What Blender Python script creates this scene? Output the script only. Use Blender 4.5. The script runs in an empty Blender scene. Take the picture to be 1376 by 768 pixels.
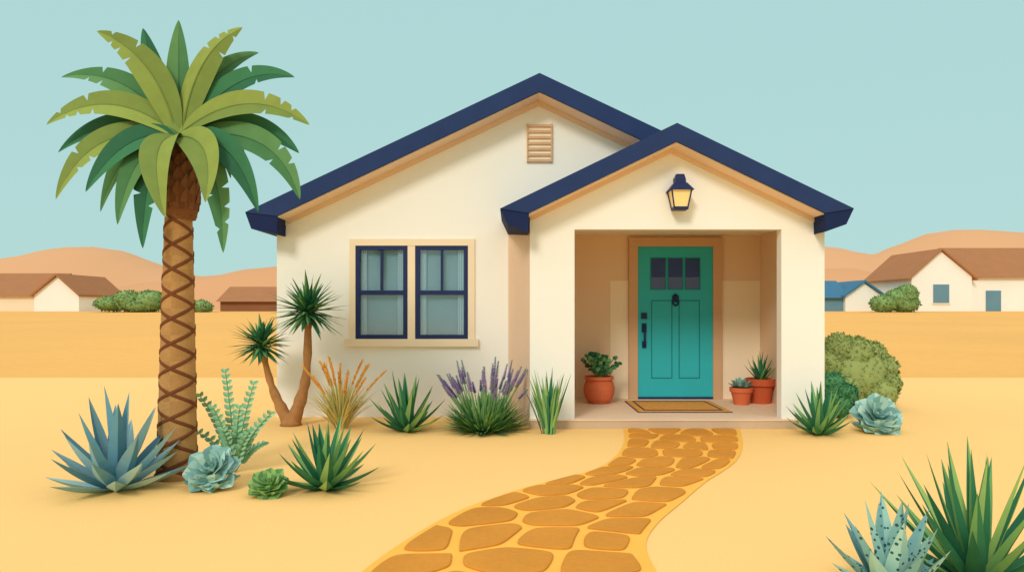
import bpy, math, random, bmesh
from mathutils import Vector, Matrix
random.seed(7)
sc = bpy.context.scene
CH = 1.445           # eye height (m)
HZ = 415.0           # horizon row in the reference survey
def K(px, d): return (px-688.0)*d/1000.0
def Zk(py, d): return CH-(py-HZ)*d/1000.0
def lin(r, g, b, k=1.0):
    def f(c):
        c /= 255.0
        return (c/12.92 if c <= .04045 else ((c+.055)/1.055)**2.4)*k
    return (f(r), f(g), f(b))
def rnd(a, b): return random.uniform(a, b)

# ------------------------------------------------------------ materials
def mat(name, rgb, rough=.8, ns=6, na=.06, bump=0.0, bs=60, spec=.2, attr=False, emit=0, metal=0, spots=None, fine=0.0):
    m = bpy.data.materials.new(name); m.use_nodes = True
    nt = m.node_tree; N = nt.nodes; L = nt.links
    b = N['Principled BSDF']
    b.inputs['Roughness'].default_value = rough
    b.inputs['Specular IOR Level'].default_value = spec
    b.inputs['Metallic'].default_value = metal
    tc = N.new('ShaderNodeTexCoord')
    no = N.new('ShaderNodeTexNoise'); no.inputs['Scale'].default_value = ns; no.inputs['Detail'].default_value = 4
    L.new(tc.outputs['Object'], no.inputs['Vector'])
    mr = N.new('ShaderNodeMapRange'); mr.inputs[1].default_value = .3; mr.inputs[2].default_value = .7
    mr.inputs[3].default_value = 1-na; mr.inputs[4].default_value = 1+na
    L.new(no.outputs['Fac'], mr.inputs[0])
    val = mr.outputs[0]
    if fine:
        n2 = N.new('ShaderNodeTexNoise'); n2.inputs['Scale'].default_value = bs; n2.inputs['Detail'].default_value = 3
        L.new(tc.outputs['Object'], n2.inputs['Vector'])
        m2 = N.new('ShaderNodeMapRange'); m2.inputs[1].default_value = .3; m2.inputs[2].default_value = .7
        m2.inputs[3].default_value = 1-fine; m2.inputs[4].default_value = 1+fine
        L.new(n2.outputs['Fac'], m2.inputs[0])
        mu = N.new('ShaderNodeMath'); mu.operation = 'MULTIPLY'
        L.new(val, mu.inputs[0]); L.new(m2.outputs[0], mu.inputs[1]); val = mu.outputs[0]
    mx = N.new('ShaderNodeVectorMath'); mx.operation = 'SCALE'
    if attr:
        at = N.new('ShaderNodeAttribute'); at.attribute_name = 'Col'
        src = at.outputs['Color']
        if spots:
            vo = N.new('ShaderNodeTexVoronoi'); vo.inputs['Scale'].default_value = spots
            L.new(tc.outputs['Object'], vo.inputs['Vector'])
            lt = N.new('ShaderNodeMath'); lt.operation = 'LESS_THAN'; lt.inputs[1].default_value = .27
            L.new(vo.outputs['Distance'], lt.inputs[0])
            mm = N.new('ShaderNodeMix'); mm.data_type = 'RGBA'
            L.new(lt.outputs[0], mm.inputs[0]); L.new(src, mm.inputs[6])
            mm.inputs[7].default_value = (*rgb, 1)
            src = mm.outputs[2]
        L.new(src, mx.inputs[0])
    else:
        mx.inputs[0].default_value = rgb
    L.new(val, mx.inputs[3])
    L.new(mx.outputs[0], b.inputs['Base Color'])
    if bump:
        bn = N.new('ShaderNodeTexNoise'); bn.inputs['Scale'].default_value = bs; bn.inputs['Detail'].default_value = 5
        L.new(tc.outputs['Object'], bn.inputs['Vector'])
        bp = N.new('ShaderNodeBump'); bp.inputs['Strength'].default_value = bump; bp.inputs['Distance'].default_value = .02
        L.new(bn.outputs['Fac'], bp.inputs['Height']); L.new(bp.outputs[0], b.inputs['Normal'])
    if emit:
        b.inputs['Emission Color'].default_value = (*rgb, 1); b.inputs['Emission Strength'].default_value = emit
    return m

M = {}
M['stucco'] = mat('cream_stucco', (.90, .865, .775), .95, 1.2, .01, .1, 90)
M['stucco_in'] = mat('porch_stucco', (.86, .61, .405), .95, 1.2, .012, .08, 90)  # porch shade put into the tan of the wall
M['wains'] = mat('wainscot_paint', (.96, .78, .555), .9, 1.2, .012, .05, 90)  # sunlight on the porch wall, painted as a lighter tone
M['tan'] = mat('tan_trim', lin(236, 206, 172, .95), .8, 3, .02)  # eave shadow tone given as colour
M['soffit'] = mat('soffit_paint', lin(244, 218, 194, .96), .8, 3, .02)
M['wtrim'] = mat('window_trim', lin(246, 224, 190, .95), .8, 3, .02)
M['dframe'] = mat('door_frame_paint', lin(216, 172, 132, .95), .8, 3, .02)
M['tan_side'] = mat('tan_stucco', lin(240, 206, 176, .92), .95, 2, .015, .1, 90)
M['navy'] = mat('navy_roof', lin(45, 63, 106, .9), .75, 4, .06, .15, 40, spec=.1)
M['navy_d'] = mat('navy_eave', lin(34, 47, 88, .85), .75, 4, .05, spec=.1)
M['frame'] = mat('navy_frame', lin(38, 50, 96, .85), .5, 4, .03)
M['slab'] = mat('concrete_slab', lin(244, 212, 180, .95), .9, 3, .03, .1, 80)
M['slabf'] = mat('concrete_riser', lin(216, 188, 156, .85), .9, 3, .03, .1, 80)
M['teal'] = mat('teal_door_paint', lin(52, 182, 190, 1), .5, 3, .02)
M['teal_d'] = mat('teal_moulding', lin(32, 138, 148, .95), .5, 3, .02)
M['doorglass'] = mat('door_glass', lin(44, 52, 112, .95), .2, 3, .05, spec=.3)
M['doorglass2'] = mat('door_glass_low', lin(84, 98, 144, .95), .2, 3, .05, spec=.3)
M['room'] = mat('window_room', lin(138, 168, 178), .9, 2, .03)
M['curtain'] = mat('curtain_cloth', lin(178, 204, 212), .9, 2, .03)
M['vent'] = mat('vent_slat', lin(214, 172, 134, .95), .8)
M['ventb'] = mat('vent_back', lin(250, 230, 200, .95), .8)
M['sand'] = mat('sand', (.95, .585, .208), 1, .35, .018, .12, 40, fine=.02)
M['field'] = mat('field_soil', (.82, .435, .115), 1, .12, .04, .2, 4, fine=.03)
M['mortar'] = mat('path_mortar', (.92, .48, .078), 1, 3, .03, .2, 60)
M['stone'] = mat('path_stone', (.62, .25, .03), .85, 1.6, .08, .22, 30, fine=.04)
M['leaf'] = mat('leaf', (1, 1, 1), .65, 9, .06, attr=True, spec=.1)
M['leafm'] = mat('bush_leaf', (1, 1, 1), .8, 3, .06, attr=True, spec=.05)
M['spot'] = mat('spotted_leaf', lin(52, 96, 98), .6, 9, .05, attr=True, spots=30, spec=.1)
M['bark'] = mat('palm_bark', (1, 1, 1), .95, 12, .08, .3, 50, attr=True, fine=.05)
M['wood'] = mat('yucca_bark', lin(176, 124, 76, .95), .95, 12, .12, .4, 60)
M['terra'] = mat('terracotta', lin(226, 116, 74, .95), .8, 6, .05, .08, 60)
M['terrad'] = mat('terracotta_dark', lin(208, 98, 58, .9), .8, 6, .05, .08, 60)
M['soil'] = mat('potting_soil', (.06, .04, .025), 1)
M['mat'] = mat('coir_mat', lin(240, 172, 80, .95), 1, 20, .08, .5, 300)
M['lamp'] = mat('lantern_glass', lin(250, 218, 146), .4, 4, .02, emit=.06)
M['hill'] = mat('hill_far', lin(216, 163, 118, .97), 1, .02, .03)
M['hill2'] = mat('hill_near', lin(212, 156, 110, .97), 1, .02, .03)
M['broof'] = mat('brown_roof', lin(176, 120, 80, .9), .9, .8, .04)
M['broofd'] = mat('brown_roof_dark', lin(154, 102, 70, .88), .9, .8, .04)
M['dwall'] = mat('house_white', (.90, .865, .78), .9, .3, .02)
M['dwall2'] = mat('house_cream', lin(248, 228, 196, .95), .9, .3, .02)
M['bluer'] = mat('blue_roof', lin(68, 124, 156, .85), .8, .5, .04)
M['bluew'] = mat('blue_wall', lin(112, 152, 170, .85), .8, .5, .04)

def glassmat():
    m = bpy.data.materials.new('window_glass'); m.use_nodes = True
    nt = m.node_tree; N = nt.nodes; N.clear()
    o = N.new('ShaderNodeOutputMaterial'); t = N.new('ShaderNodeBsdfTransparent'); g = N.new('ShaderNodeBsdfGlossy')
    t.inputs[0].default_value = (.92, .96, .97, 1); g.inputs['Roughness'].default_value = .12
    tc = N.new('ShaderNodeTexCoord'); no = N.new('ShaderNodeTexNoise'); no.inputs['Scale'].default_value = 1.5
    bp = N.new('ShaderNodeBump'); bp.inputs['Strength'].default_value = .03
    nt.links.new(tc.outputs['Object'], no.inputs['Vector']); nt.links.new(no.outputs['Fac'], bp.inputs['Height'])
    nt.links.new(bp.outputs[0], g.inputs['Normal'])
    mx = N.new('ShaderNodeMixShader'); mx.inputs[0].default_value = .10
    nt.links.new(t.outputs[0], mx.inputs[1]); nt.links.new(g.outputs[0], mx.inputs[2]); nt.links.new(mx.outputs[0], o.inputs[0])
    return m
M['glass'] = glassmat()

# ------------------------------------------------------------ mesh builder
class MB:
    def __init__(s, *mats):
        s.v = []; s.f = []; s.m = []; s.c = []; s.mats = list(mats)
    def face(s, vs, m=0, c=(1, 1, 1)):
        i = len(s.v); s.v += [Vector(p) for p in vs]; s.f.append(list(range(i, i+len(vs)))); s.m.append(m); s.c.append(c)
    def mesh(s, vs, fs, m=0, c=(1, 1, 1)):
        i = len(s.v); s.v += [Vector(p) for p in vs]
        for f in fs:
            s.f.append([i+j for j in f]); s.m.append(m); s.c.append(c)
    def box(s, x0, x1, y0, y1, z0, z1, m=0, c=(1, 1, 1)):
        vs = [(x, y, z) for x in (x0, x1) for y in (y0, y1) for z in (z0, z1)]
        s.mesh(vs, [(0, 1, 3, 2), (4, 6, 7, 5), (0, 4, 5, 1), (2, 3, 7, 6), (0, 2, 6, 4), (1, 5, 7, 3)], m, c)
    def prism(s, poly, y0, y1, m=0, c=(1, 1, 1)):      # poly in xz, extruded along y
        n = len(poly)
        vs = [(x, y0, z) for x, z in poly]+[(x, y1, z) for x, z in poly]
        fs = [tuple(range(n)), tuple(range(2*n-1, n-1, -1))]+[(i, i+n, (i+1) % n+n, (i+1) % n) for i in range(n)]
        s.mesh(vs, fs, m, c)
    def prismz(s, poly, z0, z1, m=0, c=(1, 1, 1)):
        n = len(poly)
        vs = [(x, y, z0) for x, y in poly]+[(x, y, z1) for x, y in poly]
        fs = [tuple(range(n-1, -1, -1)), tuple(range(n, 2*n))]+[(i, (i+1) % n, (i+1) % n+n, i+n) for i in range(n)]
        s.mesh(vs, fs, m, c)
    def lathe(s, cx, cy, prof, n=24, m=0, c=(1, 1, 1), rot=0, cap=True, cf=None):
        vs = []
        for r, z in prof:
            for i in range(n):
                a = rot+2*math.pi*i/n; vs.append((cx+r*math.cos(a), cy+r*math.sin(a), z))
        i0 = len(s.v); s.v += [Vector(p) for p in vs]
        for k in range(len(prof)-1):
            for i in range(n):
                j = (i+1) % n
                s.f.append([i0+k*n+i, i0+k*n+j, i0+(k+1)*n+j, i0+(k+1)*n+i]); s.m.append(m); s.c.append(cf(k, i) if cf else c)
        if cap:
            s.f.append([i0+i for i in range(n-1, -1, -1)]); s.m.append(m); s.c.append(c)
            s.f.append([i0+(len(prof)-1)*n+i for i in range(n)]); s.m.append(m); s.c.append(c)
    def tube(s, pts, rads, n=8, m=0, c=(1, 1, 1)):
        pts = [Vector(p) for p in pts]; i0 = len(s.v)
        for k, p in enumerate(pts):
            t = (pts[min(k+1, len(pts)-1)]-pts[max(k-1, 0)]).normalized()
            a = t.cross(Vector((0, 1, .13))).normalized(); b = t.cross(a)
            r = rads[k] if isinstance(rads, (list, tuple)) else rads
            for i in range(n):
                an = 2*math.pi*i/n; s.v.append(p+a*math.cos(an)*r+b*math.sin(an)*r)
        for k in range(len(pts)-1):
            for i in range(n):
                j = (i+1) % n
                s.f.append([i0+k*n+i, i0+k*n+j, i0+(k+1)*n+j, i0+(k+1)*n+i]); s.m.append(m); s.c.append(c)
        s.f.append([i0+i for i in range(n)]); s.m.append(m); s.c.append(c)
        s.f.append([i0+(len(pts)-1)*n+i for i in range(n)]); s.m.append(m); s.c.append(c)
    def leaf(s, pts, w, prof, side, cl, cr, fold=.35, thick=0, m=0):
        pts = [Vector(p) for p in pts]; n = len(pts); side = Vector(side)
        i0 = len(s.v); per = 4 if thick else 3; sg = 0
        for k, p in enumerate(pts):
            t = (pts[min(k+1, n-1)]-pts[max(k-1, 0)]).normalized()
            sd = (side-t*side.dot(t)).normalized()
            nr = sd.cross(t)
            if not sg: sg = -1 if nr.z < 0 else 1
            nr = nr*sg
            q = prof[k] if k < len(prof) else 0
            if isinstance(q, tuple): ql, qr = q
            else: ql = qr = q
            s.v += [p-sd*w*ql+nr*fold*w*ql, p.copy(), p+sd*w*qr+nr*fold*w*qr]
            if thick: s.v.append(p-nr*thick*max(ql, .05))
        for k in range(n-1):
            a = i0+k*per; b = a+per
            s.f.append([a, a+1, b+1, b]); s.m.append(m); s.c.append(cl)
            s.f.append([a+1, a+2, b+2, b+1]); s.m.append(m); s.c.append(cr)
            if thick:
                s.f.append([a+3, a, b, b+3]); s.m.append(m); s.c.append(cl)
                s.f.append([a+2, a+3, b+3, b+2]); s.m.append(m); s.c.append(cr)
    def build(s, name, parent=None, loc=None, smooth=False, bevel=0):
        o = Vector(parent.location) if parent else Vector(loc or (0, 0, 0))
        me = bpy.data.meshes.new(name)
        me.from_pydata([tuple(v-o) for v in s.v], [], s.f)
        for mm in s.mats: me.materials.append(mm)
        me.polygons.foreach_set('material_index', s.m)
        ca = me.color_attributes.new('Col', 'FLOAT_COLOR', 'CORNER')
        buf = []
        for f, c in zip(s.f, s.c): buf += [c[0], c[1], c[2], 1.0]*len(f)
        ca.data.foreach_set('color', buf)
        if smooth: me.polygons.foreach_set('use_smooth', [True]*len(s.f))
        me.update()
        ob = bpy.data.objects.new(name, me); sc.collection.objects.link(ob)
        if parent: ob.parent = parent
        else: ob.location = o
        if bevel:
            b = ob.modifiers.new('bevel', 'BEVEL'); b.width = bevel; b.segments = 2; b.limit_method = 'ANGLE'
        return ob
def empty(name, loc):
    e = bpy.data.objects.new(name, None); e.location = loc; e.empty_display_size = .3
    sc.collection.objects.link(e); return e
def fixnormals(ob):
    bm = bmesh.new(); bm.from_mesh(ob.data); bmesh.ops.recalc_face_normals(bm, faces=bm.faces); bm.to_mesh(ob.data); bm.free()

# ------------------------------------------------------------ ground
YB = 15.7; YF = 80.0; ZF = CH-.003*YF
def gz(y): return 0 if y < YB else ZF*min(1, (y-YB)/(YF-YB))
g = MB(M['sand'], M['field'])
ys = [-30, 0, 5, 10, YB, 22, 30, 40, 55, YF, 150, 400, 2500]
xs = [-2500, -300, -60, -20, 0, 20, 60, 300, 2500]
i0 = 0
for y in ys:
    for x in xs: g.v.append(Vector((x, y, gz(y))))
for j in range(len(ys)-1):
    for i in range(len(xs)-1):
        a = j*len(xs)+i
        g.f.append([a, a+1, a+1+len(xs), a+len(xs)]); g.m.append(0 if ys[j] < YB else 1); g.c.append((1, 1, 1))
g.build('ground')

# hills
def interp(tab, x):
    if x <= tab[0][0]: return tab[0][1]
    for (a, b), (c, d) in zip(tab, tab[1:]):
        if x <= c:
            t = (x-a)/(c-a); t = t*t*(3-2*t)*.6+t*.4; return b+(d-b)*t
    return tab[-1][1]
def hill(name, tab, Dc, half, m):
    h = MB(m); nx = 180; ny = 14
    for j in range(ny+1):
        y = Dc-half+2*half*j/ny; bell = math.cos(math.pi/2*(y-Dc)/half)**1.2 if 0 < j < ny else 0
        for i in range(nx+1):
            px = tab[0][0]+(tab[-1][0]-tab[0][0])*i/nx
            top = Zk(interp(tab, px), Dc)-ZF
            e = math.sin(math.pi*min(1, min(i, nx-i)/12)/2)
            h.v.append(Vector((K(px, Dc), y, ZF-.5+(top+.5)*bell*e)))
    for j in range(ny):
        for i in range(nx):
            a = j*(nx+1)+i; h.f.append([a, a+1, a+nx+2, a+nx+1]); h.m.append(0); h.c.append((1, 1, 1))
    h.build(name, smooth=True)
hill('hills', [(-900, 372), (-600, 340), (-300, 362), (-80, 352), (0, 350), (45, 344), (85, 334), (120, 331), (160, 336), (200, 351), (240, 366), (290, 374), (400, 380), (560, 350), (700, 372), (900, 345), (1050, 326), (1108, 332), (1150, 341), (1178, 342), (1210, 328), (1250, 313), (1290, 308), (1340, 311), (1400, 318), (1550, 350), (1750, 330), (2100, 360), (2400, 375)], 330, 70, M['hill'])
hill('hills', [(-300, 405), (-100, 396), (60, 398), (150, 392), (220, 378), (262, 372), (300, 370), (345, 361), (400, 356), (470, 362), (600, 385), (900, 380), (1080, 362), (1130, 360), (1170, 368), (1230, 382), (1330, 385), (1450, 372), (1600, 395), (1800, 402)], 210, 45, M['hill2'])

# ------------------------------------------------------------ path
def G(px, py):
    d = CH*1000/(py-HZ); return Vector((K(px, d), d, 0))
Lp = [G(838, 576), G(839, 592), G(828, 612), G(800, 630), G(745, 645), G(690, 660), G(620, 685), G(555, 720), G(487, 768), G(400, 850), G(300, 960)]
Rp = [G(994, 576), G(998, 598), G(990, 618), G(970, 634), G(948, 648), G(915, 676), G(884, 703), G(868, 732), G(884, 772), G(930, 850), G(1000, 960)]
def cr(P, t):
    n = len(P)-1; k = min(int(t*n), n-1); u = t*n-k
    p0 = P[max(k-1, 0)]; p1 = P[k]; p2 = P[k+1]; p3 = P[min(k+2, n)]
    return .5*((2*p1)+(p2-p0)*u+(2*p0-5*p1+4*p2-p3)*u*u+(3*p1-p0-3*p2+p3)*u**3)
NS = 200; cen = [(cr(Lp, i/NS)+cr(Rp, i/NS))/2 for i in range(NS+1)]
acc = [0]
for i in range(NS): acc.append(acc[-1]+(cen[i+1]-cen[i]).length)
TL = acc[-1]
def pm(u, s):      # u 0..1 across, s metres along
    s = max(0, min(TL, s)); k = 0
    while k < NS-1 and acc[k+1] < s: k += 1
    t = (k+(s-acc[k])/(acc[k+1]-acc[k]))/NS
    a = cr(Lp, t); b = cr(Rp, t); return a+(b-a)*u
pb = MB(M['mortar'], M['stone'])
NP = 90
for i in range(NP):
    a, b = TL*i/NP, TL*(i+1)/NP
    pb.face([pm(0, a)+Vector((0, 0, .006)), pm(0, b)+Vector((0, 0, .006)), pm(1, b)+Vector((0, 0, .006)), pm(1, a)+Vector((0, 0, .006))])
W = 1.5; rows = int(TL/.46); pts = []
for r in range(-1, rows+2):
    nc = 3 if r % 2 else 4
    for c in range(-1, nc+1):
        pts.append((((c+.5)/nc)*W+rnd(-.11, .11), (r+.5)*.46+rnd(-.11, .11)))
def clip(poly, nx, ny, d):
    out = []
    for i in range(len(poly)):
        a = poly[i]; b = poly[(i+1) % len(poly)]
        da = a[0]*nx+a[1]*ny-d; db = b[0]*nx+b[1]*ny-d
        if da <= 0: out.append(a)
        if (da < 0) != (db < 0):
            t = da/(da-db); out.append((a[0]+(b[0]-a[0])*t, a[1]+(b[1]-a[1])*t))
    return out
gap = .032
for (x, y) in pts:
    poly = [(.055, .04), (W-.055, .04), (W-.055, TL), (.055, TL)]
    for (x2, y2) in pts:
        if (x2, y2) == (x, y) or abs(x-x2) > 1.6 or abs(y-y2) > 1.6: continue
        dx, dy = x2-x, y2-y; l = math.hypot(dx, dy); nx, ny = dx/l, dy/l
        poly = clip(poly, nx, ny, (x+x2)/2*nx+(y+y2)/2*ny-gap)
        if len(poly) < 3: break
    if len(poly) < 3: continue
    ar = abs(sum(poly[i][0]*poly[(i+1) % len(poly)][1]-poly[(i+1) % len(poly)][0]*poly[i][1] for i in range(len(poly))))/2
    if ar < .02: continue
    for rd_ in (.16, .25, .25):
        q = []
        for i in range(len(poly)):
            a = poly[i]; b = poly[(i+1) % len(poly)]
            q += [(a[0]*(1-rd_)+b[0]*rd_, a[1]*(1-rd_)+b[1]*rd_), (a[0]*rd_+b[0]*(1-rd_), a[1]*rd_+b[1]*(1-rd_))]
        poly = q
    cx = sum(p[0] for p in poly)/len(poly); cy = sum(p[1] for p in poly)/len(poly)
    n = len(poly); ring = []
    for z, sh in ((.004, 0), (.016, 0.0), (.020, .03)):
        for p in poly:
            f = 1-sh
            w = pm((cx+(p[0]-cx)*f)/W, cy+(p[1]-cy)*f); ring.append((w.x, w.y, z))
    fs = []
    for k in range(2):
        for i in range(n): fs.append((k*n+i, k*n+(i+1) % n, (k+1)*n+(i+1) % n, (k+1)*n+i))
    fs.append(tuple(2*n+i for i in range(n)))
    pb.mesh(ring, fs, 1)
fixnormals(pb.build('stone_path'))

# ------------------------------------------------------------ house
DM = 9.97; DP = 9.09; DR = 9.57; DPR = 8.74; DB = 11.13
ZC = 2.55   # porch ceiling
H = empty('stucco_house', (K(725, DM), DM, 0))
def xm(px): return K(px, DM)
def zm(py): return Zk(py, DM)
def xp(px): return K(px, DP)
def zp(py): return Zk(py, DP)
ox0, ox1, oz0, oz1 = xm(478), xm(629), zm(455), zm(330)
XL = xm(372); T = .18
ra = (K(725, DR), Zk(123, DR)); rl = (K(372, DR), Zk(290, DR)); sl = (ra[1]-rl[1])/(ra[0]-rl[0])
def und(x): return ra[1]-sl*abs(x-ra[0])
w = MB(M['stucco'], M['tan_side'])
w.box(XL, ox0, DM, DM+T, 0, oz1)
w.box(ox0, ox1, DM, DM+T, 0, oz0)
w.box(ox1, .42, DM, DM+T, 0, oz1)
w.prism([(XL, oz1), (.42, oz1), (.42, ZC+.05), (3.6, ZC+.05), (3.6, und(3.6)+.03), (ra[0], ra[1]+.03), (XL, und(XL)+.03)], DM, DM+T)
w.box(XL, XL+T, DM+T, 18, 0, und(XL)+.04)
w.box(3.66, 3.84, 11.25, 18, 0, und(3.84)+.04)
w.prism([(XL+T, 0), (3.66, 0), (3.66, und(3.66)+.03), (ra[0], ra[1]+.03), (XL+T, und(XL+T)+.03)], 17.8, 18)
w.build('walls', H)
# porch facade
px0, px1, qx0, qx1 = xp(712), xp(1108), xp(772), xp(1050)
zh = zp(308); SZ = .108
pa = (K(910, DPR), Zk(190, DPR)); pl = (K(711, DPR), Zk(286, DPR)); psl = (pa[1]-pl[1])/(pa[0]-pl[0])
def pund(x): return pa[1]-psl*abs(x-pa[0])
w = MB(M['stucco'], M['tan_side'])
w.box(px0, qx0, DP, DP+.16, 0, zh)
w.box(qx1, px1, DP, DP+.16, 0, zh)
w.prism([(px0, zh), (px1, zh), (px1, pund(px1)+.03), (pa[0], pa[1]+.03), (px0, pund(px0)+.03)], DP, DP+.16)
w.box(px1-.10, px1, DP+.16, 11.25, 0, pund(px1)+.02)
w.prismz([(px0, DP+.003), (px0+.12, DP+.1), (px0+.02, DM-.002), (xm(683), DM-.002)], 0, 2.60, 1)  # splayed strip added for the porch shade, held in its tan colour
w.build('porch_walls', H)
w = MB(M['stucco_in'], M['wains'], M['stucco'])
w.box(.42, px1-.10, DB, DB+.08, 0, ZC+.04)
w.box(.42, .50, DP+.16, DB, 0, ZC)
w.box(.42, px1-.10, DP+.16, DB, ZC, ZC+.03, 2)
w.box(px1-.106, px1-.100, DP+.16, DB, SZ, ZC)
w.box(K(820, DB), px1-.108, DB-.006, DB, SZ, Zk(377, DB), 1)  # thin panel standing in for the sunlit patch of the wall
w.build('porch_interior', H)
s = MB(M['slab'], M['slabf'])
s.box(px0-.01, K(1070, DP), DP-.11, DB, SZ-.012, SZ)
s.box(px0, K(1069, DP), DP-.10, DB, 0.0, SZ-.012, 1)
s.box(K(1070, DP), px1-.10, DP+.16, DB, 0, SZ)
s.build('porch_slab', H, bevel=.003)

def rp(px, py, d): return (K(px, d), Zk(py, d))
def mirror(p, cx): return (2*cx-p[0], p[1])
def mkroof(name, ap, iap, eL, bL, cL, iL, d0, d1, rbox=None, clipx=None, clipd=None):
    cx = ap[0]
    r = MB(M['navy'], M['navy_d'], M['soffit'])
    r.prism([eL, ap, iap, iL], d0, d1, 0)
    r.prism([mirror(eL, cx), mirror(iL, cx), iap, ap], d0, d1, 0)
    for k, f in enumerate((lambda p: p, lambda p: mirror(p, cx))):
        poly = [f(eL), f(iL), f(cL), f(bL)]
        if k and clipx:
            r.prism(poly, d0+.012, clipd, 1)
            poly = [(max(p[0], clipx), p[1]) for p in poly]
            r.prism(poly, clipd, d1-.01, 1)
        else:
            r.prism(poly, (rbox if (k and rbox) else d0+.012), d1-.01, 1)
    e = .012
    for sgn in (1, -1):
        a = iL; b = iap
        poly = [(a[0], a[1]-e), (a[0], a[1]-.001), (b[0], b[1]-.001), (b[0], b[1]-e)]
        if sgn < 0: poly = [mirror(q, cx) for q in poly]
        r.prism(poly, d0+.035, d1-.05, 2)
    ob = r.build(name, H); fixnormals(ob); return ob
mkroof('main_roof', rp(725, 98, DR), ra, rp(329, 285, DR), rp(337, 307, DR), rp(371, 314, DR), rl, DR, 18.4, 11.27)
mkroof('porch_roof', rp(910, 165, DPR), pa, rp(672, 280, DPR), rp(682, 301, DPR), rp(710, 311, DPR), pl, DPR, 11.5, None, px1-.05, DP+.05)
f = MB(M['tan'])
def eave_shade(a, xl, xr, un, y, h, th=.03):  # boards added to draw the eave shadow as a tan band
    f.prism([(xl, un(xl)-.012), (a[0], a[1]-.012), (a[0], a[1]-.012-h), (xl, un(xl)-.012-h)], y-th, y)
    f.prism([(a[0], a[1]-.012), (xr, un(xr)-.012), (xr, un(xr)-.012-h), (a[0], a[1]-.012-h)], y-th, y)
eave_shade(ra, XL, 2.4, und, DM, .065)
eave_shade(pa, px0, px1, pund, DP, .055)
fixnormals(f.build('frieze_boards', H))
# windows
f = MB(M['wtrim'], M['frame'], M['room'], M['curtain'], M['glass'])
tx0, tx1, tz1 = xm(470), xm(638), zm(321)
f.box(tx0, ox0, DM-.025, DM+.02, oz0, oz1); f.box(ox1, tx1, DM-.025, DM+.02, oz0, oz1)
f.box(tx0, tx1, DM-.026, DM+.02, oz1, tz1)
f.box(xm(464), xm(643), DM-.06, DM+.02, zm(465), oz0)
f.box(xm(548), xm(558), DM-.02, DM+.1, oz0, oz1)
for a, b in ((478, 547.5), (558.5, 629)):
    x0, x1 = xm(a), xm(b); fw = .055
    y0, y1 = DM-.015, DM+.07
    f.box(x0, x0+fw, y0, y1, oz0, oz1, 1); f.box(x1-fw, x1, y0, y1, oz0, oz1, 1)
    f.box(x0+fw, x1-fw, y0, y1, oz1-fw, oz1, 1); f.box(x0+fw, x1-fw, y0, y1, oz0, oz0+fw, 1)
    zc = zm(393)
    f.box(x0+fw, x1-fw, y0+.006, y1, zc-.03, zc+.03, 1)
    cx = (x0+x1)/2
    f.box(cx-.016, cx+.016, y0+.01, y1, zc+.03, oz1-fw, 1)
    f.box(x0+fw, x1-fw, DM+.015, DM+.019, oz0+fw, oz1-fw, 4)
    f.box(x0, x1, DM+.085, DM+.09, oz0, oz1, 2)
    for c0, c1 in ((x0+fw, x0+fw+.085), (x1-fw-.085, x1-fw)):
        n = 3
        for i in range(n):
            u0 = c0+(c1-c0)*i/n; u1 = c0+(c1-c0)*(i+1)/n; um = (u0+u1)/2
            f.face([(u0, DM+.06, oz0), (um, DM+.05, oz0), (um, DM+.05, oz1), (u0, DM+.06, oz1)], 3)
            f.face([(um, DM+.05, oz0), (u1, DM+.06, oz0), (u1, DM+.06, oz1), (um, DM+.05, oz1)], 3)
f.build('front_windows', H)
# gable vent
v = MB(M['vent'], M['ventb'])
vx0, vx1, vz0, vz1 = xm(709), xm(741), zm(218), zm(167)
v.box(vx0, vx1, DM-.012, DM+.0, vz0, vz1, 1)
for i in range(7):
    z = vz0+(vz1-vz0)*i/6.55
    v.box(vx0, vx1, DM-.034, DM-.012, z, z+.034)
v.box(vx0-.012, vx0+.008, DM-.038, DM, vz0, vz1); v.box(vx1-.008, vx1+.012, DM-.038, DM, vz0, vz1)
v.build('gable_vent', H)
# door
def xd(px): return K(px, DB-.05)
def zd(py): return Zk(py, DB-.05)
d = MB(M['dframe'])
d.box(xd(845), xd(857), DB-.07, DB, SZ, zd(331)); d.box(xd(958), xd(970), DB-.07, DB, SZ, zd(331))
d.box(xd(845), xd(970), DB-.072, DB, zd(331), zd(319))
d.build('door_frame', H, bevel=.004)
d = MB(M['tan'], M['teal'], M['teal_d'], M['doorglass'], M['doorglass2'], M['frame'])
d.box(xd(857), xd(958), DB-.045, DB-.001, SZ+.03, zd(331), 1)
d.box(xd(857), xd(958), DB-.07, DB-.001, SZ, SZ+.03, 5)
yf = DB-.045
def mould(a, b, c, e, wd=.014, m=2, pr=.008):
    x0, x1, z0, z1 = xd(a), xd(b), zd(e), zd(c)
    d.box(x0, x0+wd, yf-pr, yf, z0, z1, m); d.box(x1-wd, x1, yf-pr, yf, z0, z1, m)
    d.box(x0+wd, x1-wd, yf-pr, yf, z0, z0+wd, m); d.box(x0+wd, x1-wd, yf-pr, yf, z1-wd, z1, m)
mould(875, 903.5, 403, 508); mould(912, 940.5, 403, 508)
for a in (875, 898, 921):
    d.box(xd(a), xd(a+19), yf-.006, yf, zd(372), zd(347), 3)  # upper glass darker: porch shadow painted into the pane
    d.box(xd(a), xd(a+19), yf-.006, yf, zd(388), zd(372), 4)
    mould(a-1, a+20, 346, 389, .012, 2, .013)
d.build('front_door', H, bevel=.002)
h = MB(M['frame'])
kx = xd(907.5)
h.lathe(kx, yf-.02, [(.0, zd(394)), (.045, zd(397)), (.05, zd(400)), (.04, zd(404)), (.0, zd(406))], 10)
ring = [(kx+.042*math.cos(a), yf-.03, zd(404)+.058*math.sin(a)-.01) for a in [2*math.pi*i/16 for i in range(17)]]
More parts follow.
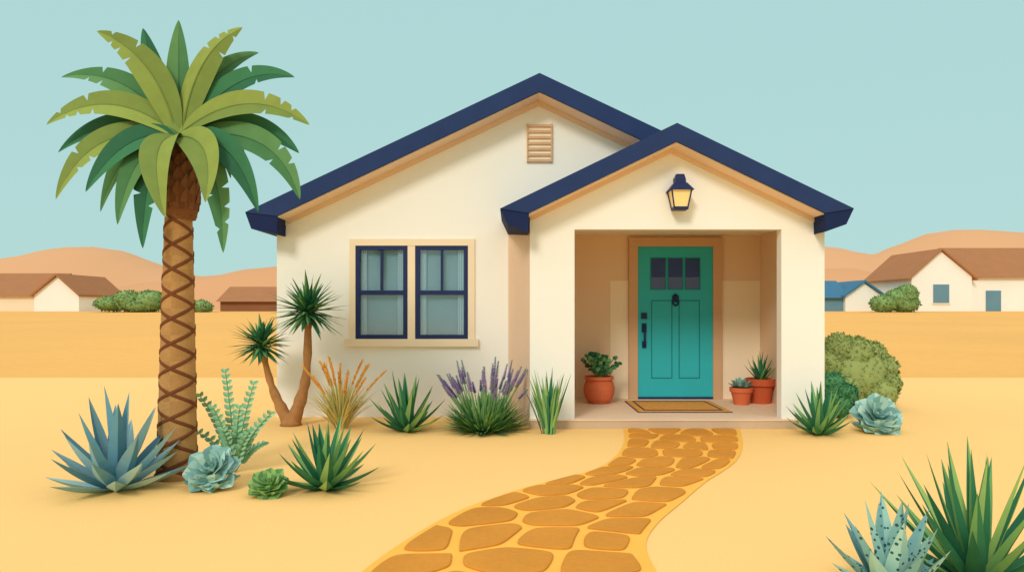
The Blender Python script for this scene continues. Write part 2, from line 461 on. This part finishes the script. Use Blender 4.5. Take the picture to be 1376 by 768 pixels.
h.tube(ring, .013, 6)
hx = xd(865.5)
h.box(hx-.04, hx+.04, yf-.03, yf, zd(428), zd(420))
h.box(hx-.035, hx+.035, yf-.02, yf, zd(446), zd(434))
h.box(hx-.03, hx+.03, yf-.02, yf, zd(467), zd(458))
h.tube([(hx, yf-.015, zd(438)), (hx, yf-.06, zd(441)), (hx, yf-.065, zd(452)), (hx, yf-.055, zd(461)), (hx, yf-.01, zd(464))], .016, 8)
h.build('door_hardware', H, smooth=False)

# lantern
lx = xp(910); ly = DP-.13
LE = empty('wall_lantern', (lx, DP, zp(260)))
l = MB(M['frame'])
q = math.sqrt(2)
def fr(z0, z1, r0, r1, mb=l, m=0): mb.lathe(lx, ly, [(r0*q, z0), (r1*q, z1)], 4, m, rot=math.pi/4)
fr(zp(243), zp(237), .06, .045)
fr(zp(249), zp(243), .065, .06)
fr(zp(259), zp(249), .145, .075)
fr(zp(284), zp(280.5), .085, .09)
for sx in (-1, 1):
    for sy in (-1, 1):
        l.tube([(lx+sx*.118, ly+sy*.118, zp(259)), (lx+sx*.082, ly+sy*.082, zp(281))], .009, 6)
l.box(lx-.05, lx+.05, DP-.02, DP, zp(262), zp(240))
l.tube([(lx, DP, zp(241)), (lx, ly, zp(241))], .015, 6)
l.build('lantern_cage', LE)
l2 = MB(M['lamp']); fr(zp(280.5), zp(259), .078, .112, l2); l2.build('lantern_glass', LE)

# doormat
dm = MB(M['mat'], M['frame'])
a0, a1, b0, b1 = 1.64, 2.84, 9.62, 10.75
dm.box(a0, a1, b0, b1, SZ, SZ+.018, 0)
dm.box(a0-.012, a1+.012, b0-.012, b1+.012, SZ, SZ+.01, 1)
e = .08; zt = SZ+.018
for (x0, x1, y0, y1) in ((a0+e, a1-e, b0+e, b0+e+.06), (a0+e, a1-e, b1-e-.06, b1-e), (a0+e, a0+e+.025, b0+e+.06, b1-e-.06), (a1-e-.025, a1-e, b0+e+.06, b1-e-.06)):
    dm.box(x0, x1, y0, y1, zt, zt+.003, 1)
dm.build('doormat', loc=((a0+a1)/2, b0, SZ))

# ------------------------------------------------------------ plants
AG = [.55, .72, .9, 1, .98, .85, .62, .33, 0]
AL = [1, .97, .92, .84, .73, .6, .44, .24, 0]
EC = [.35, .6, .85, 1, 1, .8, .12]
LANCE = [.3, .7, .95, 1, .85, .6, .3, 0]
def strip(base, az, el, L, bend, n=9):
    p = Vector(base); out = [p.copy()]
    for i in range(n-1):
        t = i/(n-1); e = math.radians(el+bend*t)
        p = p+Vector((math.cos(az)*math.cos(e), math.sin(az)*math.cos(e), math.sin(e)))*(L/(n-1)); out.append(p.copy())
    return out
def rosette(mb, base, rings, cols, prof=AG, fold=.35, thick=.0, jit=4, r0=.03, m=0, az0=0):
    base = Vector(base)
    for (n, el, L, wd, bend) in rings:
        off = rnd(0, 6.28)
        for i in range(n):
            az = off+2*math.pi*i/n+rnd(-.12, .12)
            e = el+rnd(-jit, jit); LL = L*rnd(.9, 1.06)
            b = base+Vector((math.cos(az), math.sin(az), 0))*r0*math.cos(math.radians(min(el, 90)))
            pts = strip(b, az, e, LL, bend+rnd(-5, 5), len(prof))
            c1, c2 = random.choice(cols); v = rnd(.92, 1.08)
            mb.leaf(pts, wd/2, prof, (-math.sin(az), math.cos(az), 0), tuple(x*v for x in c1), tuple(x*v for x in c2), fold, thick, m)
B1 = lin(138, 178, 186); B2 = lin(102, 150, 164); B3 = lin(166, 202, 202)
blue = [(B1, B2), (B3, B1), (B1, B2), (B2, lin(86, 132, 150))]
G1 = lin(126, 170, 100); G2 = lin(58, 122, 84); G3 = lin(154, 186, 106); G4 = lin(44, 104, 74)
green = [(G1, G2), (G3, G2), (G2, G4), (G1, G2)]
# blue agave
b = G(157, 657); m = MB(M['leaf'])
rosette(m, b, [(8, 10, .54, .13, 16), (9, 28, .58, .14, 14), (8, 46, .66, .14, 10), (6, 65, .74, .135, 6), (2, 82, .80, .13, 2)], blue, thick=.018)
m.build('blue_agave', loc=b, smooth=False)
def aloe(name, px, py, L, wd, cols=green, sp=1.0, rings=None, prof=AL):
    b = G(px, py); m = MB(M['leaf'])
    R = rings or [(8, 14, .70, 1, 26), (8, 34, .84, 1, 20), (7, 54, .95, 1, 12), (5, 71, 1.04, .95, 5), (2, 85, 1.05, .85, 0)]
    rosette(m, b, [(n, e, l*L, w_*wd, bd) for n, e, l, w_, bd in R], cols, prof, thick=wd*.1)
    m.build(name, loc=b)
aloe('green_agave', 437, 656, .58, .12, rings=[(8, 12, .80, 1, 22), (8, 32, .88, 1, 20), (7, 52, .95, 1, 12), (5, 70, 1, .95, 5), (2, 85, 1, .85, 0)])
aloe('aloe_plant', 547, 579, .68, .125)
aloe('aloe_plant', 1101, 583, .58, .11)
def grass(mb, b, n, L, wd, cols, emin, emax, bend, r=.05):
    for i in range(n):
        az = rnd(0, 6.28); rr = rnd(0, r)
        p = Vector(b)+Vector((math.cos(az)*rr, math.sin(az)*rr, 0))
        c1, c2 = random.choice(cols); LL = L*rnd(.65, 1.05)
        mb.leaf(strip(p, az, rnd(emin, emax), LL, rnd(bend*1.3, bend*.4), 8), wd/2*rnd(.8, 1.2), [.7, .9, 1, .95, .8, .6, .3, 0], (-math.sin(az), math.cos(az), 0), c1, c2, .25)
b = G(737, 582); m = MB(M['leaf'])
grass(m, b, 36, .76, .05, [(G1, G2), (G3, G1), (G2, G4)], 68, 88, -10, .09)
m.build('grass_clump', loc=b)
# golden ornamental grass
b = G(458, 575); m = MB(M['leaf'])
oc = [(lin(226, 216, 142), lin(206, 198, 122)), (lin(182, 188, 112), lin(156, 170, 100)), (lin(240, 224, 156), lin(220, 204, 132)), (lin(232, 202, 134), lin(210, 184, 112))]
grass(m, b, 240, .66, .019, oc, 46, 89, -32, .07)
gold = lin(255, 196, 100); gold2 = lin(244, 176, 80)
for i in range(16):
    az = i*2.39996; e = 60+28*((i*7) % 16)/16; pts = strip(b, az, e, rnd(.68, .90), -18, 9)
    m.tube(pts[:8], .004, 4, 0, oc[0][1])
    q = pts[5:]
    for a, c in zip(q, q[1:]):
        for k in range(8):
            t = k/8; p = a+(c-a)*t; dd = (c-a).normalized()
            for sgn in (-1, 1):
                aa = rnd(0, 6.28); o = Vector((math.cos(aa), math.sin(aa), .2))*.018
                m.leaf([p, p+dd*.02+o*.7, p+dd*.05+o], .011, [.5, 1, 0], dd.cross(o), gold, gold2, .1)
m.build('golden_grass', loc=b)
# lavender
b = G(651, 578); m = MB(M['leaf'])
lg = [(lin(132, 176, 108), lin(100, 150, 92)), (lin(150, 188, 114), lin(116, 162, 96)), (lin(104, 154, 94), lin(78, 130, 86))]
for i in range(760):      # dome of fine foliage
    az = rnd(0, 6.28); el = math.degrees(math.asin(rnd(.05, 1)))
    rr = rnd(0, .16); p = b+Vector((math.cos(az)*rr, math.sin(az)*rr, 0))
    c1, c2 = random.choice(lg)
    m.leaf(strip(p, az, el, rnd(.34, .52), rnd(-6, 12), 7), .014, [.5, .8, 1, 1, .9, .6, 0], (-math.sin(az), math.cos(az), 0), c1, c2, .25)
grass(m, b, 46, .30, .06, [(G2, G4), (G1, G2), (G2, G4)], 12, 60, 20, .16)
lv = [lin(178, 158, 220), lin(156, 134, 204), lin(196, 178, 232)]
for i in range(62):
    az = rnd(0, 6.28); el = math.degrees(math.asin(.70+.30*((i*23) % 62)/62)); LL = rnd(.56, .84)
    pts = strip(b+Vector((math.cos(az)*.12, math.sin(az)*.12, .05)), az, el, LL, 7, 9)
    m.tube(pts, .005, 4, 0, lin(128, 170, 108))
    for k in range(10):
        t = 5.9+k*2.1/10; j = min(int(t), 7); p = pts[j]+(pts[j+1]-pts[j])*(t-j)
        r = .027*(1-.5*k/10)
        for q_ in range(6):
            aa = q_*1.047+k*.5; o = Vector((math.cos(aa), math.sin(aa), .6))*r
            m.leaf([p, p+o*.6, p+o*1.15], r*.62, [.7, 1, .25], (-math.sin(aa), math.cos(aa), 0), random.choice(lv), random.choice(lv), .2)
m.build('lavender_bush', loc=b)
# leafy sprigs
b = G(316, 634); m = MB(M['leaf'])
s1 = lin(156, 200, 152); s2 = lin(122, 174, 136)
for (tx, ty, dy) in ((303, 500, 0), (269, 532, .1), (341, 516, .1), (364, 556, -.1), (287, 548, -.12), (322, 548, -.1), (354, 596, .12), (268, 582, .1), (300, 578, -.18), (336, 580, -.16)):
    d_ = b.y+dy; tip = Vector((K(tx, d_), d_, Zk(ty, d_))); mid = (b+tip)/2+Vector(((tip.x-b.x)*-.18, 0, .06))
    nn = max(8, int((tip-b).length/.058)); pts = [b*(1-t)**2+mid*2*t*(1-t)+tip*t*t for t in [i/nn for i in range(nn+1)]]
    m.tube(pts, [.009-.005*i/nn for i in range(nn+1)], 5, 0, lin(120, 156, 104))
    for i in range(2, nn+1):
        t = (pts[i]-pts[i-1]).normalized()
        for sgn in (-1, 1):
            sd = Vector((sgn, rnd(-.3, .3), 0)); o = (sd*.8+t*.7).normalized()*.085*(1.05-.4*i/nn)
            p = pts[i]
            m.leaf([p, p+o*.3, p+o*.65, p+o], .026*(1.1-.4*i/nn), [.3, 1, .85, 0], o.cross(Vector((0, 1, -.3))), s1, s2, .15)
m.build('leafy_sprig_shrub', loc=b)
# succulent rosettes resting on the sand
sb = [(lin(172, 206, 192), lin(130, 174, 166)), (lin(150, 190, 180), lin(118, 160, 156)), (lin(186, 216, 200), lin(144, 186, 176))]
sg = [(lin(160, 190, 108), lin(116, 158, 94)), (lin(140, 176, 102), lin(96, 144, 86))]
def succ(name, px, py, R, cols, tilt=48, up=.72):
    b = G(px, py); m = MB(M['leaf'])
    rosette(m, (0, 0, 0), [(8, -8, R, R*.72, 22), (8, 12, R*.95, R*.72, 24), (7, 32, R*.82, R*.64, 22), (5, 50, R*.64, R*.5, 22), (4, 68, R*.44, R*.34, 16), (3, 82, R*.3, R*.2, 8)], cols, EC, .28, R*.06, 4, R*.05)
    rot = Matrix.Rotation(math.radians(tilt), 3, 'X')
    c = b+Vector((0, 0, R*up))
    m.v = [rot @ v+c for v in m.v]
    rosette(m, b+Vector((0, 0, R*.06)), [(10, 8, R*.95, R*.6, 24), (9, 30, R*.95, R*.6, 18)], cols, EC, .28, R*.06, 4, R*.1)
    for v in m.v: v.z = max(v.z, -.01)
    return m.build(name, loc=b)
succ('echeveria_succulent', 284, 656, .22, sb, 48, .66)
succ('green_succulent', 361, 665, .16, sg, 30, .45)
succ('echeveria_succulent', 1178, 580, .295, sb, 48, .62)
# yucca tree
b = G(391, 571); d_ = b.y
def V(px, py, dy=0): return Vector((K(px, d_+dy), d_+dy, Zk(py, d_+dy)))
Y = empty('yucca_tree', b)
def bez(P, n=12):
    P = [Vector(p) for p in P]
    return [cr(P, i/n) for i in range(n+1)]
m = MB(M['wood'])
r1 = bez([b, V(403, 540), V(412, 500), V(414, 432)], 14)
r2 = bez([b, V(378, 548), V(364, 515), V(353, 472)], 14)
m.tube(r1, [.10-.05*min(1, i/14*1.4)-.008*math.sin(i*2.1) for i in range(15)], 12)
m.tube(r2, [.095-.055*min(1, i/14*1.4)-.008*math.sin(i*2.3) for i in range(15)], 12)
m.lathe(b.x, b.y, [(.14, 0), (.12, .05), (.07, .16)], 12)
m.build('trunk', Y, smooth=True)
m = MB(M['leaf'])
yc = [(G1, G2), (G2, G4), (lin(140, 180, 106), G2), (lin(66, 128, 84), G4)]
for (cx, cy, L, n) in ((414, 418, .50, 96), (352, 463, .42, 84)):
    c = V(cx, cy)
    for i in range(n):
        z = 1-1.66*(i+.5)/n; az = i*2.39996; e = math.degrees(math.asin(max(-1, min(1, z))))
        c1, c2 = random.choice(yc)
        m.leaf(strip(c+Vector((0, 0, rnd(-.05, .03))), az, e, L*rnd(.8, 1.1), rnd(-14, 0), 8), .031, LANCE, (-math.sin(az), math.cos(az), 0), c1, c2, .3)
m.build('leaf_heads', Y)

# palm
pbse = G(238, 641); PD = pbse.y
PE = empty('palm_tree', pbse)
def P_(px, py, dy=0): return Vector((K(px, PD+dy), PD+dy, Zk(py, PD+dy)))
m = MB(M['bark'])
tc1 = lin(184, 138, 84, .93); tc2 = lin(176, 130, 78, .93)
zt_ = P_(240, 292).z
def axis(z):
    t = z/zt_; return Vector((pbse.x+(P_(240, 292).x-pbse.x)*t, PD, z))
def trad(z):
    t = max(0, min(1, z/zt_)); return .110+(.164-.110)*(1-t)**.9+.014*max(0, 1-z/.12)
nr = 60
i0 = len(m.v); NT = 28
for k in range(nr+1):
    z = zt_*k/nr; c = axis(z); r = trad(z)
    for i in range(NT):
        a = 2*math.pi*i/NT; m.v.append(c+Vector((math.cos(a)*r, math.sin(a)*r, 0)))
for k in range(nr):
    for i in range(NT):
        j = (i+1) % NT; m.f.append([i0+k*NT+i, i0+k*NT+j, i0+(k+1)*NT+j, i0+(k+1)*NT+i]); m.m.append(0); m.c.append(tc1 if (k//3+i//7) % 2 else tc2)
dk = lin(128, 76, 44, .8)
turn = .42
for sgn in (-1, 1):
    for st in range(2):
        # leaf-scar ridges wound as flat ribbons just proud of the bark
        n = int(zt_/turn*48); i0 = len(m.v); hw = .018
        for i in range(n+1):
            z = zt_*i/n; a = sgn*(2*math.pi*z/turn)+math.pi*st; r = trad(z)
            for dz, dr_ in ((-hw, -.002), (-hw*.7, .006+.001*sgn), (hw*.7, .006+.001*sgn), (hw, -.002)):
                zz = min(max(z+dz, 0), zt_)
                m.v.append(axis(zz)+Vector((math.cos(a)*(r+dr_), math.sin(a)*(r+dr_), 0)))
        for i in range(n):
            for k in range(3):
                q0 = i0+i*4+k
                m.f.append([q0, q0+1, q0+5, q0+4]); m.m.append(0); m.c.append(dk)
m.build('trunk', PE, smooth=True)
m = MB(M['bark'])
zb, ztp = zt_-.02, P_(240, 188).z
ct = P_(244, 240).x
bd = lin(136, 88, 54, .9); bd2 = lin(120, 76, 47, .9)
m.lathe(ct, PD, [(.115, zb), (.14, zb+.1), (.15, zb+.22), (.135, zb+.36), (.10, zb+.5), (.06, ztp)], 20, 0, bd)
for k in range(9):
    for i in range(7):
        a = i*.8976+k*.45; z = zb+.02+k*.058; r = [.118, .14, .15, .15, .145, .14, .125, .11, .1][k]
        o = Vector((math.cos(a), math.sin(a), 0)); p = Vector((ct, PD, z))+o*r
        m.leaf([p, p+o*.006+Vector((0, 0, .06)), p+o*.009+Vector((0, 0, .12))], .05, [1, .8, .1], (-math.sin(a), math.cos(a), 0), bd, bd2, .1)
m.build('leaf_base', PE, smooth=False)
# fronds
FL = (lin(140, 154, 74), lin(120, 138, 68)); FM = (lin(94, 136, 82), lin(74, 120, 74)); FD = (lin(60, 116, 78), lin(48, 98, 68))
fr_ = [
 (240, 27, 240, 100, .12, .105, FM, 0), (192, 38, 208, 100, .1, .10, FD, 0), (130, 42, 214, 72, -.05, .135, FL, 3), (326, 37, 258, 66, -.05, .135, FL, 3),
 (348, 71, 280, 84, .15, .11, FM, 0), (82, 104, 172, 84, .2, .115, FM, 2), (396, 104, 312, 80, .0, .12, FD, 1),
 (62, 168, 150, 104, -.15, .125, FL, 3), (416, 168, 330, 104, -.15, .125, FL, 3), (78, 205, 148, 142, .0, .11, FD, 0), (402, 206, 335, 140, .0, .115, FD, 0),
 (75, 268, 120, 156, -.25, .12, FL, 2), (403, 268, 372, 156, -.2, .125, FM, 2), (115, 258, 168, 165, -.28, .12, FD, 0), (347, 285, 314, 165, -.26, .12, FD, 0),
 (158, 302, 176, 186, -.3, .12, FM, 0), (192, 334, 192, 200, -.3, .12, FD, 2), (300, 340, 300, 195, -.3, .12, FM, 3),
 (135, 285, 168, 168, .1, .12, FM, 0), (222, 292, 190, 176, -.42, .14, FL, 0), (276, 272, 292, 176, -.4, .14, FL, 0), (212, 270, 200, 180, -.3, .12, FM, 0),
 (330, 250, 310, 160, .2, .12, FM, 0),
 (130, 150, 190, 120, .8, .11, FD, 0), (350, 150, 290, 118, .8, .11, FD, 0), (190, 90, 215, 110, .8, .11, FD, 0), (290, 92, 262, 108, .8, .11, FD, 0), (170, 240, 195, 160, .8, .11, FD, 0), (310, 240, 285, 160, .8, .11, FD, 0),
]
m = MB(M['leaf'])
hub = P_(242, 186)
for (tx, ty, cx, cy, dy, wd, (c1, c2), notch) in fr_:
    st = hub+Vector((rnd(-.03, .03), dy*.08, rnd(-.03, .02)))
    tip = P_(tx, ty, dy*1.2); ctl = P_(cx, cy, dy*.7)
    n = 61; pts = [st*(1-t)**2+ctl*2*t*(1-t)+tip*t*t for t in [i/(n-1) for i in range(n)]]
    prof = []
    for i in range(n):
        t = i/(n-1)
        w_ = math.sin(math.pi*t**.8)**.75 if 0 < t < 1 else 0
        w_ = max(w_, .16*(1-t))
        w1 = w2 = w_
        if notch:     # narrow wind tears in the blade
            for q_, k_ in enumerate((39, 46, 51)[:notch]):
                if i == k_: w1 = w_*.4
                if i == k_+2 and q_ != 1: w2 = w_*.45
        prof.append((w1, w2))
    tn = (tip-st).normalized(); side = tn.cross(Vector((rnd(-.1, .1), -1, .35))).normalized()
    v = rnd(.93, 1.07)
    m.leaf(pts, wd, prof, side, tuple(x*v for x in c1), tuple(x*v for x in c2), .25)
    m.tube(pts[:53:2], [.011-.009*i/26 for i in range(27)], 5, 0, tuple(x*.85 for x in c2))
m.build('fronds', PE)

# bushes
def bush(name, lobes, cols, ls, n, loc):
    m = MB(M['leafm'])
    for (x, y, z, rx, ry, rz) in lobes:
        bm = bmesh.new(); bmesh.ops.create_icosphere(bm, subdivisions=3, radius=.95)
        vs = [(x+v.co.x*rx*(1+.04*math.sin(v.co.z*9+v.co.x*7)), y+v.co.y*ry, max(z+v.co.z*rz, gz(y)-.02)) for v in bm.verts]
        m.mesh(vs, [[v.index for v in f_.verts] for f_ in bm.faces], 0, cols[0][0]); bm.free()
        for i in range(n):
            u = Vector((random.gauss(0, 1), random.gauss(0, 1), random.gauss(0, 1))).normalized()
            r = rnd(.92, 1.05); p = Vector((x+u.x*rx*r, y+u.y*ry*r, z+u.z*rz*r))
            if p.z < gz(y): continue
            q = (u*.5+Vector((rnd(-.7, .7), rnd(-.7, .7), rnd(-.3, .9)))).normalized()*ls*rnd(.7, 1.2)
            sd = q.cross(u+Vector((.01, .02, .03)))
            c1, c2 = random.choice(cols)
            m.leaf([p-q*.5, p, p+q*.6], ls*.3, [.2, 1, 0], sd, c1, c2, .15)
    return m.build(name, loc=loc, smooth=False)
O1 = lin(152, 164, 100); O2 = lin(136, 152, 90)
og = [(O1, O2), (O2, O2), (O1, O1)]
def LB(px, py, d, rx, ry=None, rz=None): return (K(px, d), d, Zk(py, d), rx*d/1000, (ry or rx)*d/1000, (rz or rx)*d/1000)
d_ = 10.9
bush('olive_bush', [LB(1128, 470, d_, 23), LB(1150, 476, d_-.05, 24), LB(1172, 478, d_+.05, 19), LB(1186, 496, d_, 20), LB(1190, 516, d_-.1, 19), LB(1112, 490, d_, 24), LB(1150, 505, d_, 44, 34, 40), LB(1176, 526, d_-.1, 29, 28, 24), LB(1130, 525, d_-.1, 32, 30, 28)], og, .06, 520, (K(1150, d_), d_, 0))
d_ = 9.9
dgc = [(lin(84, 140, 92), lin(70, 124, 84)), (lin(70, 124, 82), lin(58, 110, 76))]
bush('dark_bush', [LB(1134, 531, d_, 18), LB(1117, 520, d_+.1, 20), LB(1126, 540, d_, 20)], dgc, .055, 450, (K(1128, d_), d_, 0))
fb = [(lin(132, 160, 98), lin(118, 148, 90)), (lin(122, 150, 92), lin(110, 140, 86))]
d_ = 76
bush('distant_bushes', [LB(150, 408, d_, 22, 20, 10), LB(172, 404, d_, 20, 20, 14), LB(202, 404, d_, 20, 20, 14), LB(190, 410, d_, 30, 20, 10), LB(268, 413, d_, 17, 15, 10), LB(245, 414, d_, 17, 15, 10)], fb, .3, 420, (K(190, d_), d_, ZF))
bush('distant_bushes', [LB(1188, 408, d_, 18, 16, 12), LB(1206, 402, d_, 17, 16, 14), LB(1218, 396, d_, 14, 16, 14), LB(1215, 408, d_, 20, 16, 12)], fb, .3, 420, (K(1200, d_), d_, ZF))

# distant houses
DD = 80.0
def X8(px): return K(px, DD)
def Z8(py): return Zk(py, DD)
def gable_front(mb, a, b, ax, ay, ey, y0, y1, wall, rf, ov=2.5, th=2.8):
    mb.prism([(X8(a), ZF-.3), (X8(b), ZF-.3), (X8(b), Z8(ey)), (X8(ax), Z8(ay+1)), (X8(a), Z8(ey))], y0, y1, wall)
    s_ = (ey-ay)/((b-a)/2)
    for sg in (-1, 1):
        ex = (a-ov) if sg < 0 else (b+ov)
        e_y = ey+s_*ov
        mb.prism([(X8(ex), Z8(e_y)), (X8(ax), Z8(ay)), (X8(ax), Z8(ay-th)), (X8(ex), Z8(e_y-th))], y0-.35, y1+.35, rf)
def side_roof(mb, a, b, ry, ey, y0, y1, wall, rf):
    mb.box(X8(a), X8(b), y0, y1, ZF-.3, Z8(ey), wall)
    ym = (y0+y1)/2; x0, x1 = X8(a)-.3, X8(b)+.3
    zr = CH+(HZ-ry)*ym/1000
    mb.mesh([(x0, y0-.5, Z8(ey+1)), (x1, y0-.5, Z8(ey+1)), (x1, ym, zr), (x0, ym, zr), (x0, y1+.5, Z8(ey+1)), (x1, y1+.5, Z8(ey+1))],
            [(0, 1, 2, 3), (3, 2, 5, 4), (0, 3, 4), (1, 5, 2), (0, 4, 5, 1)], rf)
mm = [M['dwall'], M['dwall2'], M['broof'], M['broofd'], M['bluew'], M['bluer'], M['bluew']]
m = MB(*mm)
side_roof(m, -70, 60, 367, 396, DD+.6, DD+8, 1, 2)
gable_front(m, 46, 106, 77, 370, 396, DD, DD+9, 0, 2)
fixnormals(m.build('distant_white_house', loc=(X8(40), DD, ZF)))
m = MB(*mm)
side_roof(m, 296, 420, 385, 404, DD, DD+7, 3, 2)
fixnormals(m.build('distant_brown_house', loc=(X8(330), DD, ZF)))
m = MB(*mm)
side_roof(m, 1060, 1140, 377, 399, DD+.5, DD+7, 4, 5)
gable_front(m, 1136, 1186, 1161, 379, 397, DD, DD+8, 0, 5, 4, 3)
fixnormals(m.build('distant_blue_roof_house', loc=(X8(1150), DD, ZF)))
m = MB(*mm)
side_roof(m, 1300, 1470, 333, 371, DD+.8, DD+9, 0, 2)
gable_front(m, 1225, 1306, 1264, 336, 371, DD, DD+10, 0, 2, 6, 2.5)
m.box(X8(1254), X8(1275), DD-.08, DD, Z8(407), Z8(382), 4)
m.box(X8(1331), X8(1351), DD+.7, DD+.8, ZF-.1, Z8(390), 4)
m.box(X8(1252.5), X8(1276.5), DD-.12, DD-.0, Z8(408.5), Z8(407), 1)
fixnormals(m.build('distant_white_house', loc=(X8(1300), DD, ZF)))

# pots on the porch
def pot(name, px, py, prof, matk, scale=1):
    d_ = (CH-SZ)*1000/(py-HZ); c = Vector((K(px, d_), d_, SZ)); E = empty(name, c)
    k = d_/1000
    m = MB(M[matk], M['soil']); P = [(r*k, SZ+z*k) for r, z in prof]
    m.lathe(c.x, c.y, P, 28, 0)
    m.lathe(c.x, c.y, [(0.001, P[-1][1]-.01), (P[-1][0]*.98, P[-1][1]-.01), (P[-1][0]*.98, P[-1][1]+.002), (0.001, P[-1][1]+.002)], 20, 1, cap=False)
    m.build('pot', E, smooth=False, bevel=0)
    return E, Vector((c.x, c.y, P[-1][1])), k
E, top, k = pot('potted_jade_plant', 805, 541, [(13, 0), (18, 6), (20.5, 14), (21, 20), (19, 27), (17, 31), (19.5, 32), (19.5, 36), (16.5, 36), (16, 33)], 'terra')
m = MB(M['leaf'])
jc = [(lin(100, 156, 100), lin(72, 130, 86)), (lin(122, 170, 106), lin(90, 146, 90)), (lin(68, 126, 84), lin(54, 108, 76))]
for i in range(15):
    az = i*2.4; e = 30+56*((i*7) % 15)/15; L = rnd(.27, .37); pts = strip(top, az, e, L, 8, 7)
    m.tube(pts, .006, 5, 0, lin(110, 132, 84))
    for j in range(2, 7):
        for sg in (-1, 1, 0) if j == 6 else (-1, 1):
            o = Vector((rnd(-1, 1), rnd(-1, 1), rnd(-.1, 1))).normalized()*.07
            c1, c2 = random.choice(jc)
            m.leaf([pts[j], pts[j]+o*.35, pts[j]+o*.75, pts[j]+o], .031, [.3, 1, .9, .15], o.cross(Vector((.1, 1, .3))), c1, c2, .12, .004)
m.build('plant', E)
E, top, k = pot('potted_succulent', 996, 543, [(9.5, 0), (13, 15), (13.6, 17), (15, 17), (15.5, 23), (13.5, 23), (13, 20)], 'terra')
m = MB(M['leaf'])
rosette(m, top+Vector((0, 0, .02)), [(8, 14, .17, .08, 25), (7, 38, .17, .075, 20), (5, 62, .17, .06, 15)], sb, EC, .25, .008, 4, .02)
m.build('plant', E)
E, top, k = pot('potted_agave', 1022, 541, [(13, 0), (16.5, 24), (19.5, 24), (20, 33), (17.5, 33), (17, 30)], 'terrad')
m = MB(M['leaf'])
rosette(m, top, [(7, 42, .30, .065, 14), (7, 58, .36, .065, 10), (5, 74, .40, .06, 4), (2, 86, .42, .055, 0)], green, AL, .35, .006)
m.build('plant', E)

# foreground plants
b = G(1312, 790); m = MB(M['leaf'])
rosette(m, b, [(11, 8, .42, .07, 8), (12, 24, .56, .075, 10), (11, 40, .65, .08, 10), (9, 56, .70, .08, 6), (7, 70, .74, .078, 4), (3, 83, .76, .07, 0)], green, [.75, .9, 1, .98, .88, .72, .5, .26, 0], .35, .006)
m.build('spiky_yucca', loc=b)
b = G(1197, 800); m = MB(M['spot'])
sc1 = lin(158, 200, 188); sc2 = lin(128, 174, 170)
rosette(m, b, [(7, 24, .30, .10, 16), (7, 44, .39, .105, 14), (6, 60, .46, .105, 8), (4, 77, .51, .10, 2)], [(sc1, sc2), (lin(172, 212, 196), sc1), (sc2, lin(108, 154, 154))], [.8, .92, 1, 1, .92, .78, .56, .3, 0], .3, .014)
m.build('spotted_aloe', loc=b)

# ------------------------------------------------------------ light
SEL = math.radians(33); SAZ = math.radians(-22)   # sun comes from behind the viewer, left
sd = Vector((math.sin(SAZ)*math.cos(SEL), -math.cos(SAZ)*math.cos(SEL), math.sin(SEL)))
sun = bpy.data.lights.new('sun', 'SUN'); sun.energy = 1.5; sun.angle = math.radians(14); sun.color = (1, .95, .87)
so = bpy.data.objects.new('sun', sun); sc.collection.objects.link(so)
so.rotation_euler = sd.to_track_quat('Z', 'Y').to_euler()
wd = bpy.data.worlds.new('World'); sc.world = wd; wd.use_nodes = True
nt = wd.node_tree; N = nt.nodes; L = nt.links
bg = N['Background']
sky = N.new('ShaderNodeTexSky'); sky.sky_type = 'NISHITA'; sky.sun_disc = False
sky.sun_elevation = SEL; sky.sun_rotation = math.atan2(sd.x, sd.y)
sc1_ = N.new('ShaderNodeVectorMath'); sc1_.operation = 'SCALE'; sc1_.inputs[3].default_value = .006
L.new(sky.outputs[0], sc1_.inputs[0])
tc = N.new('ShaderNodeTexCoord'); sx = N.new('ShaderNodeSeparateXYZ'); L.new(tc.outputs['Generated'], sx.inputs[0])
rp_ = N.new('ShaderNodeValToRGB'); L.new(sx.outputs[2], rp_.inputs[0])
cr_ = rp_.color_ramp; cr_.elements[0].position = 0.0; cr_.elements[0].color = (.43, .67, .645, 1)
cr_.elements[1].position = .75; cr_.elements[1].color = (1.12, 1.10, 1.06, 1)
e_ = cr_.elements.new(.40); e_.color = (.42, .665, .655, 1)
bo = N.new('ShaderNodeMix'); bo.data_type = 'RGBA'; bo.blend_type = 'ADD'; bo.inputs[0].default_value = 1
L.new(rp_.outputs[0], bo.inputs[6]); L.new(sc1_.outputs[0], bo.inputs[7])
L.new(bo.outputs[2], bg.inputs[0]); bg.inputs[1].default_value = 1.0

# camera
cam = bpy.data.cameras.new('camera'); co = bpy.data.objects.new('camera', cam); sc.collection.objects.link(co)
co.location = (0, 0, CH); co.rotation_euler = (math.radians(90), 0, 0)
cam.lens = 36*1000/1376; cam.shift_y = 31/1376; cam.clip_end = 6000; cam.clip_start = .05
sc.camera = co
sc.view_settings.view_transform = 'Standard'; sc.view_settings.look = 'None'; sc.view_settings.exposure = 0
